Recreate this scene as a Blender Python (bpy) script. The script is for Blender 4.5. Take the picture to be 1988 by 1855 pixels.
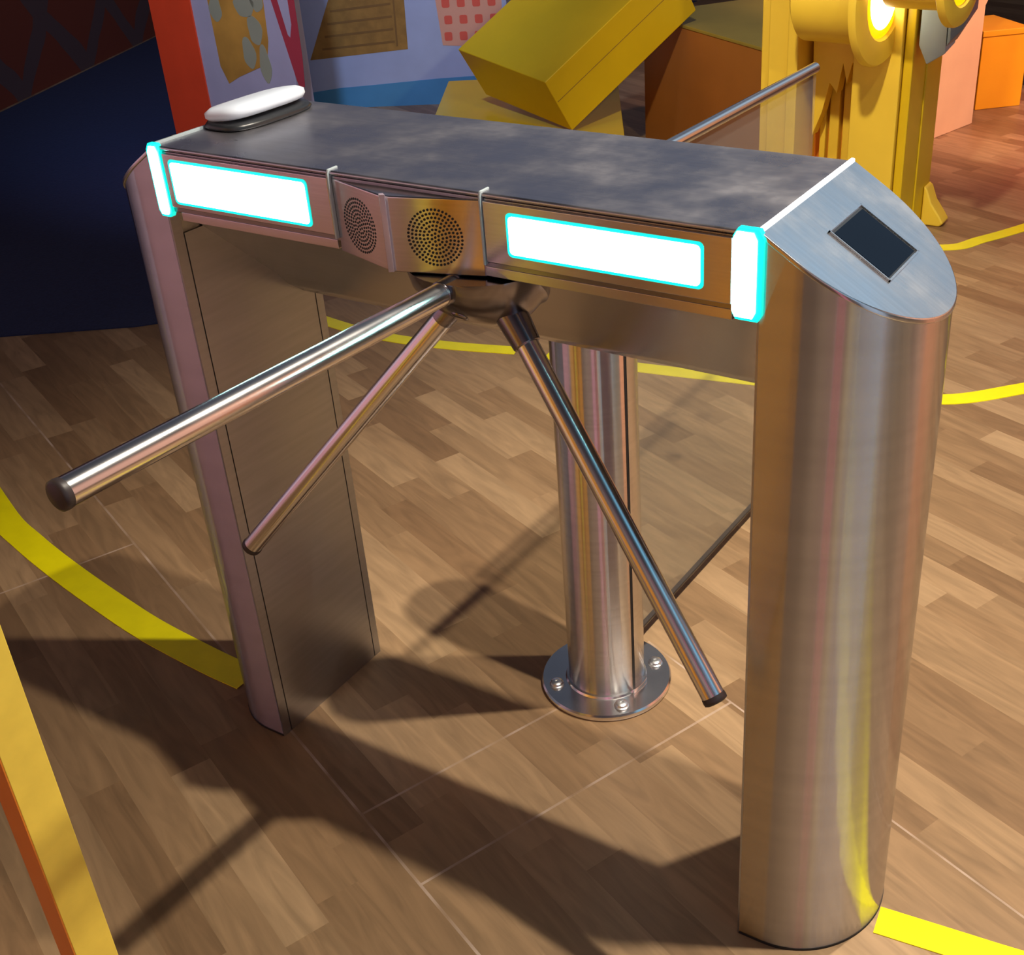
import bpy, bmesh, math, random
from mathutils import Vector, Matrix
PI = math.pi
random.seed(7)
for o in list(bpy.data.objects):
    bpy.data.objects.remove(o)
S = bpy.context.scene
COL = S.collection

# ------------------------------------------------------------------ camera
cd = bpy.data.cameras.new('camera'); cam = bpy.data.objects.new('camera', cd); COL.objects.link(cam)
R_ = Vector((0.85839573, 0.51097863, -0.04536087)); U_ = Vector((-0.22655213, 0.45694474, 0.86016024)); F_ = Vector((-0.46025091, 0.72808127, -0.50800271))
cam.matrix_world = Matrix(((R_.x, U_.x, -F_.x, 1.25001964), (R_.y, U_.y, -F_.y, -1.02658921), (R_.z, U_.z, -F_.z, 1.36853378), (0, 0, 0, 1)))
cd.sensor_fit = 'HORIZONTAL'; cd.sensor_width = 36; cd.lens = 2363.452 / 1988 * 36
cd.shift_x = -126.62 / 1988; cd.shift_y = 4.18 / 1988
cd.clip_start = 0.02; cd.clip_end = 60
S.camera = cam

# ------------------------------------------------------------------ exposure
S.view_settings.view_transform = 'Standard'; S.view_settings.look = 'None'
S.view_settings.exposure = 0.0; S.view_settings.gamma = 1.0; S.view_settings.use_curve_mapping = False

# ------------------------------------------------------------------ world: dim hall, colours added for steel reflections
W = bpy.data.worlds.new('hall'); S.world = W; W.use_nodes = True
nt = W.node_tree; nt.nodes.clear()
wo = nt.nodes.new('ShaderNodeOutputWorld'); bg = nt.nodes.new('ShaderNodeBackground'); tc = nt.nodes.new('ShaderNodeTexCoord')
nt.links.new(bg.outputs[0], wo.inputs[0])
def lobe(prev, d, col, p):
    d = Vector(d).normalized()
    dot = nt.nodes.new('ShaderNodeVectorMath'); dot.operation = 'DOT_PRODUCT'; nt.links.new(tc.outputs['Generated'], dot.inputs[0]); dot.inputs[1].default_value = d
    mx = nt.nodes.new('ShaderNodeMath'); mx.operation = 'MAXIMUM'; nt.links.new(dot.outputs['Value'], mx.inputs[0]); mx.inputs[1].default_value = 0
    pw = nt.nodes.new('ShaderNodeMath'); pw.operation = 'POWER'; nt.links.new(mx.outputs[0], pw.inputs[0]); pw.inputs[1].default_value = p
    sc = nt.nodes.new('ShaderNodeVectorMath'); sc.operation = 'SCALE'; sc.inputs[0].default_value = col; nt.links.new(pw.outputs[0], sc.inputs['Scale'])
    ad = nt.nodes.new('ShaderNodeVectorMath'); ad.operation = 'ADD'; nt.links.new(sc.outputs[0], ad.inputs[0])
    if prev is None: ad.inputs[1].default_value = (0.030, 0.026, 0.030)
    else: nt.links.new(prev, ad.inputs[1])
    return ad.outputs[0]
# band colours by azimuth (degrees), added low on the horizon for steel to mirror
MIRROR_TINTS = [(0, (.07, .07, .05)), (12, (.10, .09, .09)), (20, (.42, .24, .18)), (45, (.50, .22, .12)), (56, (.55, .20, .06)), (66, (.12, .10, .09)), (90, (.05, .06, .08)), (140, (.05, .05, .07)),
        (180, (.14, .09, .12)), (205, (.46, .30, .35)), (232, (.50, .32, .36)), (238, (.22, .14, .14)), (243, (.60, .27, .04)), (251, (.58, .25, .04)), (256, (.06, .04, .04)), (272, (.05, .04, .04)),
        (284, (.20, .14, .11)), (295, (.20, .12, .12)), (298, (.60, .24, .34)), (303, (.55, .22, .30)), (306, (.10, .07, .07)), (310, (.48, .40, .24)), (314, (.26, .27, .30)), (325, (.26, .31, .38)), (344, (.20, .24, .30)), (350, (.08, .08, .07))]
MIRROR_TINTS = [(a_, tuple(v_ * 1.7 for v_ in c_)) for a_, c_ in MIRROR_TINTS]
sep = nt.nodes.new('ShaderNodeSeparateXYZ'); nt.links.new(tc.outputs['Generated'], sep.inputs[0])
at = nt.nodes.new('ShaderNodeMath'); at.operation = 'ARCTAN2'; nt.links.new(sep.outputs['Y'], at.inputs[0]); nt.links.new(sep.outputs['X'], at.inputs[1])
dv = nt.nodes.new('ShaderNodeMath'); dv.operation = 'DIVIDE'; nt.links.new(at.outputs[0], dv.inputs[0]); dv.inputs[1].default_value = 2 * PI
fr = nt.nodes.new('ShaderNodeMath'); fr.operation = 'FRACT'; ad1 = nt.nodes.new('ShaderNodeMath'); ad1.operation = 'ADD'; nt.links.new(dv.outputs[0], ad1.inputs[0]); ad1.inputs[1].default_value = 1.0; nt.links.new(ad1.outputs[0], fr.inputs[0])
hr = nt.nodes.new('ShaderNodeValToRGB'); nt.links.new(fr.outputs[0], hr.inputs['Fac']); els = hr.color_ramp.elements
els[0].position = 0; els[0].color = (*MIRROR_TINTS[0][1], 1); els[1].position = 0.999; els[1].color = (*MIRROR_TINTS[0][1], 1)
for a_, c_ in MIRROR_TINTS[1:]:
    e_ = els.new(a_ / 360); e_.color = (*c_, 1)
em = nt.nodes.new('ShaderNodeMapRange'); em.interpolation_type = 'SMOOTHSTEP'; nt.links.new(sep.outputs['Z'], em.inputs['Value']); em.inputs['From Min'].default_value = 0.62; em.inputs['From Max'].default_value = 0.25; em.inputs['To Min'].default_value = 0; em.inputs['To Max'].default_value = 1
hs = nt.nodes.new('ShaderNodeVectorMath'); hs.operation = 'SCALE'; nt.links.new(hr.outputs['Color'], hs.inputs[0]); nt.links.new(em.outputs[0], hs.inputs['Scale'])
p = lobe(None, (0.22, 0.86, 0.47), (0.34, 0.50, 0.64), 60)  # lobes added to put bluish reflections on end panel, arm and top
p = lobe(p, (0.75, -0.06, 0.58), (0.20, 0.55, 0.80), 45)
p = lobe(p, (-0.25, 0.80, 0.50), (0.05, 0.07, 0.10), 10)
fin = nt.nodes.new('ShaderNodeVectorMath'); fin.operation = 'ADD'; nt.links.new(p, fin.inputs[0]); nt.links.new(hs.outputs[0], fin.inputs[1])
nt.links.new(fin.outputs[0], bg.inputs['Color']); bg.inputs['Strength'].default_value = 1.0  # hall brightness

# ------------------------------------------------------------------ lights: two ceiling spots, then spots added to light background and reflectors
def spot(name, loc, target, power, col, size, radius, blend=0.5):
    l = bpy.data.lights.new(name, 'SPOT'); l.energy = power; l.color = col; l.spot_size = math.radians(size); l.spot_blend = blend; l.shadow_soft_size = radius
    o = bpy.data.objects.new(name, l); COL.objects.link(o); o.location = loc
    o.rotation_euler = (Vector(target) - Vector(loc)).to_track_quat('-Z', 'Y').to_euler()
    return o
spot('ceiling_spot_front', (1.38, 0.25, 3.1), (1.15, 0.60, 0), 330, (1.0, 0.89, 0.74), 86, 0.03, 0.9)
spot('ceiling_spot_back', (1.31, 0.935, 3.1), (1.15, 0.60, 0), 330, (1.0, 0.89, 0.74), 86, 0.03, 0.9)
spot('block_fill', (1.2, 1.1, 1.9), (-1.0, 2.95, 0.5), 55, (1.0, 0.85, 0.5), 24, 0.05, 0.7)  # added lamp, brightens the right face of the tilted block
spot('machine_spot', (0.35, 0.5, 2.7), (0.0, 2.8, 0.5), 260, (1.0, 0.86, 0.6), 40, 0.06, 0.6)
spot('orange_corner_spot', (1.0, 3.2, 2.4), (0.0, 4.5, 0.3), 260, (1.0, 0.62, 0.42), 60, 0.08, 0.8)
spot('red_floor_spot', (2.2, 3.6, 2.2), (0.5, 4.2, 0.0), 110, (1.0, 0.22, 0.30), 60, 0.1, 1.0)
spot('blue_spot', (-1.2, 1.0, 2.8), (-2.6, 3.3, 0.3), 190, (0.55, 0.66, 1.0), 60, 0.08, 0.9)
spot('lavender_spot', (-1.4, 2.2, 2.6), (-2.1, 3.85, 0.3), 30, (0.9, 0.6, 0.9), 45, 0.08, 0.9)
spot('slate_fill', (1.6, 0.6, 2.7), (2.1, -0.6, 0.7), 90, (0.7, 0.85, 1.0), 40, 0.1, 0.8)  # added lamp, only lights the unseen slate reflector
spot('pink_fill', (-1.0, -0.8, 2.6), (-2.3, -1.9, 0.5), 260, (1.0, 0.75, 0.80), 70, 0.1, 0.8)  # added lamp, only lights the unseen pink reflector
spot('orange_fill', (0.8, -0.9, 2.6), (-0.2, -2.2, 0.5), 130, (1.0, 0.8, 0.55), 60, 0.1, 0.8)  # added lamp, only lights the unseen orange reflector

# ------------------------------------------------------------------ material helpers
def new_mat(name):
    m = bpy.data.materials.new(name); m.use_nodes = True
    return m, m.node_tree, m.node_tree.nodes['Principled BSDF']
def L(t, a, b): t.links.new(a, b)
def plain(name, col, rough=0.5, metal=0.0, spec=0.5, coat=0.0, var=0.06, scale=6.0, bump=0.0):
    m, t, b = new_mat(name)
    b.inputs['Roughness'].default_value = rough; b.inputs['Metallic'].default_value = metal
    b.inputs['Specular IOR Level'].default_value = spec; b.inputs['Coat Weight'].default_value = coat
    tc = t.nodes.new('ShaderNodeTexCoord'); n = t.nodes.new('ShaderNodeTexNoise'); n.inputs['Scale'].default_value = scale; n.inputs['Detail'].default_value = 4
    L(t, tc.outputs['Object'], n.inputs['Vector'])
    r = t.nodes.new('ShaderNodeValToRGB'); L(t, n.outputs['Fac'], r.inputs['Fac'])
    r.color_ramp.elements[0].position = 0.3; r.color_ramp.elements[1].position = 0.7
    r.color_ramp.elements[0].color = tuple(c * (1 - var) for c in col) + (1,); r.color_ramp.elements[1].color = tuple(min(1, c * (1 + var)) for c in col) + (1,)
    L(t, r.outputs['Color'], b.inputs['Base Color'])
    if bump:
        bp = t.nodes.new('ShaderNodeBump'); bp.inputs['Strength'].default_value = bump; bp.inputs['Distance'].default_value = 0.002
        L(t, n.outputs['Fac'], bp.inputs['Height']); L(t, bp.outputs['Normal'], b.inputs['Normal'])
    return m
def emit(name, col, strength):
    m, t, b = new_mat(name)
    b.inputs['Base Color'].default_value = (*[min(1, c) for c in col], 1); b.inputs['Emission Color'].default_value = (*col, 1); b.inputs['Emission Strength'].default_value = strength
    b.inputs['Roughness'].default_value = 0.3
    return m
def steel(name, col=(0.62, 0.60, 0.59), rough=0.28, aniso=0.0, rot=0.25, smudge=0.06, brush=(2, 2, 200), bstr=0.05, smscale=9.0):
    m, t, b = new_mat(name)
    b.inputs['Metallic'].default_value = 1.0
    tc = t.nodes.new('ShaderNodeTexCoord')
    mp = t.nodes.new('ShaderNodeMapping'); mp.inputs['Scale'].default_value = brush; L(t, tc.outputs['Object'], mp.inputs['Vector'])
    n = t.nodes.new('ShaderNodeTexNoise'); n.inputs['Scale'].default_value = 4; n.inputs['Detail'].default_value = 3; L(t, mp.outputs['Vector'], n.inputs['Vector'])
    s = t.nodes.new('ShaderNodeTexNoise'); s.inputs['Scale'].default_value = smscale; s.inputs['Detail'].default_value = 5; s.inputs['Roughness'].default_value = 0.6; L(t, tc.outputs['Object'], s.inputs['Vector'])
    mr = t.nodes.new('ShaderNodeMapRange'); L(t, s.outputs['Fac'], mr.inputs['Value']); mr.inputs['From Min'].default_value = 0.35; mr.inputs['From Max'].default_value = 0.7
    mr.inputs['To Min'].default_value = rough - smudge; mr.inputs['To Max'].default_value = rough + smudge
    L(t, mr.outputs['Result'], b.inputs['Roughness'])
    r = t.nodes.new('ShaderNodeValToRGB'); L(t, n.outputs['Fac'], r.inputs['Fac'])
    r.color_ramp.elements[0].position = 0.25; r.color_ramp.elements[1].position = 0.75
    r.color_ramp.elements[0].color = tuple(c * 0.92 for c in col) + (1,); r.color_ramp.elements[1].color = tuple(min(1, c * 1.05) for c in col) + (1,)
    L(t, r.outputs['Color'], b.inputs['Base Color'])
    if bstr:
        bp = t.nodes.new('ShaderNodeBump'); bp.inputs['Strength'].default_value = bstr; bp.inputs['Distance'].default_value = 0.001
        L(t, n.outputs['Fac'], bp.inputs['Height']); L(t, bp.outputs['Normal'], b.inputs['Normal'])
    if aniso:
        b.inputs['Anisotropic'].default_value = aniso; b.inputs['Anisotropic Rotation'].default_value = rot
        tg = t.nodes.new('ShaderNodeTangent'); tg.direction_type = 'RADIAL'; tg.axis = 'Z'; L(t, tg.outputs['Tangent'], b.inputs['Tangent'])
    return m
def grain(m, k, rough):
    '''horizontal brushing: microscopic grooves tilt the normal up and down only, so mirror images smear vertically'''
    t = m.node_tree; b = t.nodes['Principled BSDF']; tc = t.nodes.new('ShaderNodeTexCoord')
    sc = t.nodes.new('ShaderNodeVectorMath'); sc.operation = 'SCALE'; L(t, tc.outputs['Object'], sc.inputs[0]); sc.inputs['Scale'].default_value = 3137.0
    w = t.nodes.new('ShaderNodeTexWhiteNoise'); w.noise_dimensions = '3D'; L(t, sc.outputs[0], w.inputs['Vector'])
    sp = t.nodes.new('ShaderNodeSeparateColor'); L(t, w.outputs['Color'], sp.inputs[0])
    a = t.nodes.new('ShaderNodeMath'); a.operation = 'ADD'; L(t, sp.outputs[0], a.inputs[0]); L(t, sp.outputs[1], a.inputs[1])
    s1 = t.nodes.new('ShaderNodeMath'); s1.operation = 'SUBTRACT'; L(t, a.outputs[0], s1.inputs[0]); s1.inputs[1].default_value = 1.0
    mu = t.nodes.new('ShaderNodeMath'); mu.operation = 'MULTIPLY'; L(t, s1.outputs[0], mu.inputs[0]); mu.inputs[1].default_value = k
    cx = t.nodes.new('ShaderNodeCombineXYZ'); L(t, mu.outputs[0], cx.inputs[2])
    ge = t.nodes.new('ShaderNodeNewGeometry'); ad = t.nodes.new('ShaderNodeVectorMath'); ad.operation = 'ADD'; L(t, ge.outputs['Normal'], ad.inputs[0]); L(t, cx.outputs[0], ad.inputs[1])
    no = t.nodes.new('ShaderNodeVectorMath'); no.operation = 'NORMALIZE'; L(t, ad.outputs[0], no.inputs[0]); L(t, no.outputs[0], b.inputs['Normal'])
    for l_ in list(b.inputs['Roughness'].links): t.links.remove(l_)
    b.inputs['Roughness'].default_value = rough
M = {}
M['steel_leg'] = steel('brushed_steel_leg', (0.56, 0.56, 0.575), 0.3, smudge=0.03, brush=(0.6, 0.6, 14), bstr=0.0, smscale=4)
grain(M['steel_leg'], 0.85, 0.10)
M['steel_side'] = steel('brushed_steel_side', (0.46, 0.47, 0.50), 0.36, smudge=0.07, brush=(2, 2, 30), bstr=0.0, smscale=3)
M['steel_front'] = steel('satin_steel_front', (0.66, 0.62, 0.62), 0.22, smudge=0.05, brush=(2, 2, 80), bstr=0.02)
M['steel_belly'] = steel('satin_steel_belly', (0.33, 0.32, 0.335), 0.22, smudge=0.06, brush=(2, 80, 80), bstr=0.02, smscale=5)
M['steel_top'] = steel('brushed_steel_top', (0.52, 0.51, 0.54), 0.34, smudge=0.12, brush=(2, 80, 2), bstr=0.03, smscale=8)
M['steel_cap'] = steel('satin_steel_cap', (0.74, 0.76, 0.78), 0.25, smudge=0.10, brush=(2, 60, 2), bstr=0.02, smscale=10)
M['chrome'] = steel('polished_steel', (0.80, 0.78, 0.78), 0.20, smudge=0.03, brush=(2, 2, 2), bstr=0.0)
M['post'] = steel('polished_post_steel', (0.72, 0.71, 0.70), 0.3, smudge=0.04, brush=(1, 1, 40), bstr=0.01)
grain(M['post'], 0.60, 0.10)
M['dark_steel'] = steel('dark_hub_steel', (0.27, 0.25, 0.27), 0.24, smudge=0.06, bstr=0.0)
M['seam'] = plain('dark_seam', (0.012, 0.011, 0.012), 0.7)
M['black_plastic'] = plain('black_plastic', (0.02, 0.022, 0.025), 0.3)
M['cap_plastic'] = plain('dark_cap_plastic', (0.035, 0.025, 0.025), 0.45)
M['led_white'] = emit('lit_white_diffuser', (0.50, 1.0, 0.94), 14.0)
M['led_halo'] = emit('lit_cyan_halo', (0.0, 0.86, 0.68), 1.0)  # cyan lit edge, also stands in for the halo around the lights
M['glow_edge'] = emit('glowing_edge_strip', (0.9, 0.95, 1.0), 0.75)  # emission paints the bright highlight line on the near top edge
M['acrylic_grey'] = plain('frosted_acrylic', (0.42, 0.50, 0.53), 0.2)
M['acrylic_pink'] = plain('pinkish_edge_trim', (0.62, 0.50, 0.58), 0.25, metal=0.6)
M['white_plastic'] = plain('white_plastic', (0.74, 0.83, 0.95), 0.35, var=0.01)
M['screen'] = plain('dark_glossy_screen', (0.004, 0.008, 0.016), 0.35, spec=0.03)
M['hole'] = plain('speaker_hole', (0.01, 0.008, 0.01), 0.8)
M['tape'] = plain('yellow_floor_tape', (0.92, 0.84, 0.0), 0.30, spec=0.6, var=0.05, scale=20)
M['yellow'] = plain('yellow_paint', (0.90, 0.64, 0.06), 0.35, var=0.05)
M['yellow_post'] = plain('yellow_post_paint', (0.95, 0.70, 0.09), 0.45, var=0.06, scale=30)
M['orange_paint'] = plain('orange_paint', (0.72, 0.22, 0.02), 0.45)
M['mustard'] = plain('mustard_laminate', (0.72, 0.50, 0.01), 0.35, var=0.04)
M['brown_board'] = plain('brown_orange_board', (0.42, 0.16, 0.03), 0.5)
M['olive'] = plain('olive_board', (0.34, 0.27, 0.05), 0.5)
M['red'] = plain('red_paint', (0.95, 0.08, 0.02), 0.5)
M['lavender'] = plain('pale_lavender_print', (0.52, 0.50, 0.60), 0.5)
M['blue_face'] = plain('pale_blue_board', (0.44, 0.54, 0.74), 0.5)
M['blue_band'] = plain('blue_band', (0.08, 0.32, 0.56), 0.5)
M['amber'] = plain('amber_print', (0.62, 0.32, 0.05), 0.6, var=0.25, scale=5)
M['olive_print'] = plain('olive_print', (0.40, 0.42, 0.27), 0.6)
M['plum'] = plain('crimson_print', (0.50, 0.05, 0.07), 0.6)
M['frame_brown'] = plain('brown_print', (0.36, 0.20, 0.04), 0.6, var=0.2, scale=20)
M['frame_dark'] = plain('dark_brown_print', (0.24, 0.13, 0.03), 0.6)
M['peach'] = plain('peach_board', (0.97, 0.66, 0.36), 0.5)
M['peach_print'] = plain('peach_print', (0.80, 0.42, 0.28), 0.6)
M['coral'] = plain('coral_print', (0.80, 0.13, 0.08), 0.6)
M['orange_box'] = plain('bright_orange_board', (1.0, 0.44, 0.01), 0.4)
M['grey_blue'] = plain('grey_blue_shell', (0.34, 0.41, 0.47), 0.5)
M['navy'] = plain('dark_slate_shell', (0.16, 0.19, 0.24), 0.5)
M['lamp_white'] = emit('lit_lens', (1.0, 0.97, 0.78), 6.0)
M['lamp_amber'] = emit('lit_amber_rim', (1.0, 0.60, 0.0), 1.1)
M['pink_board'] = plain('pink_board', (0.80, 0.50, 0.55), 0.6)
M['slate_board'] = plain('slate_board', (0.42, 0.60, 0.88), 0.6)
M['coral_board'] = plain('coral_board', (0.90, 0.42, 0.26), 0.6); M['pink_strip_reflector'] = plain('pink_strip_reflector', (0.95, 0.32, 0.52), 0.6); M['orange_strip_reflector'] = plain('orange_strip_reflector', (0.95, 0.46, 0.06), 0.6)
M['floor_bolt'] = steel('zinc_bolt', (0.8, 0.8, 0.8), 0.3, bstr=0.0)

# thin clear glass: mostly transparent with a fresnel gloss
m, t, b = new_mat('tinted_glass')
tr = t.nodes.new('ShaderNodeBsdfTransparent'); tr.inputs['Color'].default_value = (0.93, 0.94, 0.92, 1)
gl = t.nodes.new('ShaderNodeBsdfGlossy'); gl.inputs['Roughness'].default_value = 0.04
df = t.nodes.new('ShaderNodeBsdfDiffuse'); df.inputs['Color'].default_value = (0.7, 0.72, 0.7, 1)
fz = t.nodes.new('ShaderNodeLayerWeight'); fz.inputs['Blend'].default_value = 0.25
ms = t.nodes.new('ShaderNodeMixShader'); pw_ = t.nodes.new('ShaderNodeMath'); pw_.operation = 'MULTIPLY'; t.links.new(fz.outputs['Facing'], pw_.inputs[0]); pw_.inputs[1].default_value = 0.22; t.links.new(pw_.outputs[0], ms.inputs[0]); t.links.new(tr.outputs[0], ms.inputs[1]); t.links.new(gl.outputs[0], ms.inputs[2])
ms2 = t.nodes.new('ShaderNodeMixShader'); ms2.inputs[0].default_value = 0.06; t.links.new(ms.outputs[0], ms2.inputs[1]); t.links.new(df.outputs[0], ms2.inputs[2])
t.links.new(ms2.outputs[0], t.nodes['Material Output'].inputs['Surface'])
M['glass'] = m
M['glass_edge'] = plain('dark_glass_edge', (0.02, 0.018, 0.02), 0.4)

# wooden laminate floor
m, t, b = new_mat('laminate_floor')
def math_(op, a, bb=None, clamp=False):
    n = t.nodes.new('ShaderNodeMath'); n.operation = op; n.use_clamp = clamp
    for i, v in enumerate((a, bb)):
        if v is None: continue
        if isinstance(v, (int, float)): n.inputs[i].default_value = v
        else: L(t, v, n.inputs[i])
    return n.outputs[0]
tc = t.nodes.new('ShaderNodeTexCoord'); mp = t.nodes.new('ShaderNodeMapping'); mp.vector_type = 'POINT'
mp.inputs['Rotation'].default_value = (0, 0, math.radians(22)); L(t, tc.outputs['Object'], mp.inputs['Vector'])
sx = t.nodes.new('ShaderNodeSeparateXYZ'); L(t, mp.outputs['Vector'], sx.inputs[0])
u, v = sx.outputs['X'], sx.outputs['Y']
SW = 0.066
row = math_('FLOOR', math_('DIVIDE', math_('SUBTRACT', v, 0.015), SW))
wn = t.nodes.new('ShaderNodeTexWhiteNoise'); wn.noise_dimensions = '1D'; L(t, row, wn.inputs['W'])
uu = math_('DIVIDE', math_('ADD', u, math_('MULTIPLY', wn.outputs['Value'], 0.9)), 0.42)
blk = math_('FLOOR', uu)
wn2 = t.nodes.new('ShaderNodeTexWhiteNoise'); wn2.noise_dimensions = '2D'
cb = t.nodes.new('ShaderNodeCombineXYZ'); L(t, row, cb.inputs[0]); L(t, blk, cb.inputs[1]); L(t, cb.outputs[0], wn2.inputs['Vector'])
ramp = t.nodes.new('ShaderNodeValToRGB'); L(t, wn2.outputs['Value'], ramp.inputs['Fac'])
ramp.color_ramp.elements[0].color = (0.215, 0.126, 0.062, 1); ramp.color_ramp.elements[1].color = (0.39, 0.256, 0.138, 1)
e = ramp.color_ramp.elements.new(0.5); e.color = (0.29, 0.180, 0.092, 1)
# grain
gm = t.nodes.new('ShaderNodeMapping'); gm.inputs['Scale'].default_value = (3.5, 26, 1); L(t, mp.outputs['Vector'], gm.inputs['Vector'])
off = t.nodes.new('ShaderNodeVectorMath'); off.operation = 'ADD'; L(t, gm.outputs['Vector'], off.inputs[0])
osc = t.nodes.new('ShaderNodeVectorMath'); osc.operation = 'SCALE'; L(t, wn2.outputs['Color'], osc.inputs[0]); osc.inputs['Scale'].default_value = 30; L(t, osc.outputs[0], off.inputs[1])
gn = t.nodes.new('ShaderNodeTexNoise'); gn.inputs['Scale'].default_value = 1.3; gn.inputs['Detail'].default_value = 6; gn.inputs['Distortion'].default_value = 1.6; L(t, off.outputs[0], gn.inputs['Vector'])
gr = t.nodes.new('ShaderNodeMapRange'); L(t, gn.outputs['Fac'], gr.inputs['Value']); gr.inputs['From Min'].default_value = 0.3; gr.inputs['From Max'].default_value = 0.7; gr.inputs['To Min'].default_value = 0.78; gr.inputs['To Max'].default_value = 1.14
mul = t.nodes.new('ShaderNodeVectorMath'); mul.operation = 'SCALE'; L(t, ramp.outputs['Color'], mul.inputs[0]); L(t, gr.outputs[0], mul.inputs['Scale'])
# worn light panel joints
def near(val, c, w): return math_('LESS_THAN', math_('ABSOLUTE', math_('SUBTRACT', val, c)), w)
def between(val, a, bb): return math_('MULTIPLY', math_('GREATER_THAN', val, a), math_('LESS_THAN', val, bb))
j = near(v, 0.015, 0.0022)
j = math_('MAXIMUM', j, math_('MULTIPLY', near(u, 0.24, 0.0022), between(v, 0.015, 0.40)))
j = math_('MAXIMUM', j, math_('MULTIPLY', near(u, 0.415, 0.0022), between(v, 0.015, 0.62)))
j = math_('MAXIMUM', j, math_('MULTIPLY', near(u, -0.75, 0.0022), between(v, -0.6, 0.015)))
j = math_('MAXIMUM', j, math_('MULTIPLY', near(v, 0.62, 0.0018), between(u, 0.2, 3.0)))
wj = t.nodes.new('ShaderNodeTexNoise'); wj.inputs['Scale'].default_value = 14; L(t, tc.outputs['Object'], wj.inputs['Vector'])
wr = t.nodes.new('ShaderNodeMapRange'); L(t, wj.outputs['Fac'], wr.inputs['Value']); wr.inputs['From Min'].default_value = 0.35; wr.inputs['From Max'].default_value = 0.65; wr.inputs['To Min'].default_value = 0.15; wr.inputs['To Max'].default_value = 0.85
jf = math_('MULTIPLY', j, wr.outputs[0])
mix = t.nodes.new('ShaderNodeMix'); mix.data_type = 'RGBA'; L(t, jf, mix.inputs['Factor']); L(t, mul.outputs[0], mix.inputs['A']); mix.inputs['B'].default_value = (0.50, 0.38, 0.30, 1)
L(t, mix.outputs['Result'], b.inputs['Base Color'])
b.inputs['Roughness'].default_value = 0.42; b.inputs['Specular IOR Level'].default_value = 0.35
M['floor'] = m
# carpet
m, t, b = new_mat('blue_carpet')
n = t.nodes.new('ShaderNodeTexNoise'); n.inputs['Scale'].default_value = 90; tc = t.nodes.new('ShaderNodeTexCoord'); L(t, tc.outputs['Object'], n.inputs['Vector'])
r = t.nodes.new('ShaderNodeValToRGB'); L(t, n.outputs['Fac'], r.inputs['Fac']); r.color_ramp.elements[0].color = (0.006, 0.012, 0.05, 1); r.color_ramp.elements[1].color = (0.014, 0.026, 0.09, 1)
L(t, r.outputs['Color'], b.inputs['Base Color']); b.inputs['Roughness'].default_value = 0.95
bp = t.nodes.new('ShaderNodeBump'); bp.inputs['Strength'].default_value = 0.4; bp.inputs['Distance'].default_value = 0.003; L(t, n.outputs['Fac'], bp.inputs['Height']); L(t, bp.outputs['Normal'], b.inputs['Normal'])
M['carpet'] = m
# dark red mural wall: crossing pale bands on red-brown
m, t, b = new_mat('mural_wall')
tc = t.nodes.new('ShaderNodeTexCoord'); sx = t.nodes.new('ShaderNodeSeparateXYZ'); L(t, tc.outputs['Object'], sx.inputs[0])
nz = t.nodes.new('ShaderNodeTexNoise'); nz.inputs['Scale'].default_value = 2.2; L(t, tc.outputs['Object'], nz.inputs['Vector'])
wob = math_('MULTIPLY', math_('SUBTRACT', nz.outputs['Fac'], 0.5), 0.25)
a1 = math_('ADD', math_('ADD', sx.outputs['X'], sx.outputs['Z']), wob); a2 = math_('ADD', math_('SUBTRACT', sx.outputs['X'], sx.outputs['Z']), wob)
def band(x_, per, w): return math_('LESS_THAN', math_('ABSOLUTE', math_('SUBTRACT', math_('FRACT', math_('DIVIDE', x_, per)), 0.5)), w)
bm_ = math_('MAXIMUM', band(a1, 0.7, 0.12), band(a2, 0.7, 0.12))
mix = t.nodes.new('ShaderNodeMix'); mix.data_type = 'RGBA'; L(t, bm_, mix.inputs['Factor']); mix.inputs['A'].default_value = (0.13, 0.022, 0.010, 1); mix.inputs['B'].default_value = (0.065, 0.04, 0.05, 1)
L(t, mix.outputs['Result'], b.inputs['Base Color']); b.inputs['Roughness'].default_value = 0.7
M['mural'] = m
M['wall'] = plain('dark_wall', (0.10, 0.07, 0.08), 0.8)

# ------------------------------------------------------------------ mesh helpers
def link(name, bm, mat, parent=None, smooth=False, bevel=0.0, bsegs=2, mats=None):
    me = bpy.data.meshes.new(name); bmesh.ops.recalc_face_normals(bm, faces=bm.faces[:]); bm.to_mesh(me); bm.free()
    o = bpy.data.objects.new(name, me); COL.objects.link(o)
    for mm in (mats or [mat]): me.materials.append(M[mm])
    if smooth:
        for pl in me.polygons: pl.use_smooth = True
    if bevel:
        bv = o.modifiers.new('bevel', 'BEVEL'); bv.width = bevel; bv.segments = bsegs; bv.limit_method = 'ANGLE'; bv.angle_limit = math.radians(35)
        for pl in me.polygons: pl.use_smooth = True
        w = o.modifiers.new('wn', 'WEIGHTED_NORMAL'); w.keep_sharp = True
    if parent: o.parent = parent
    return o
def box(bm, x0, x1, y0, y1, z0, z1, mi=0):
    vs = [bm.verts.new((x, y, z)) for z in (z0, z1) for x, y in ((x0, y0), (x1, y0), (x1, y1), (x0, y1))]
    for f in ((3, 2, 1, 0), (4, 5, 6, 7), (0, 1, 5, 4), (1, 2, 6, 5), (2, 3, 7, 6), (3, 0, 4, 7)):
        bm.faces.new([vs[i] for i in f]).material_index = mi
    return bm
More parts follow.
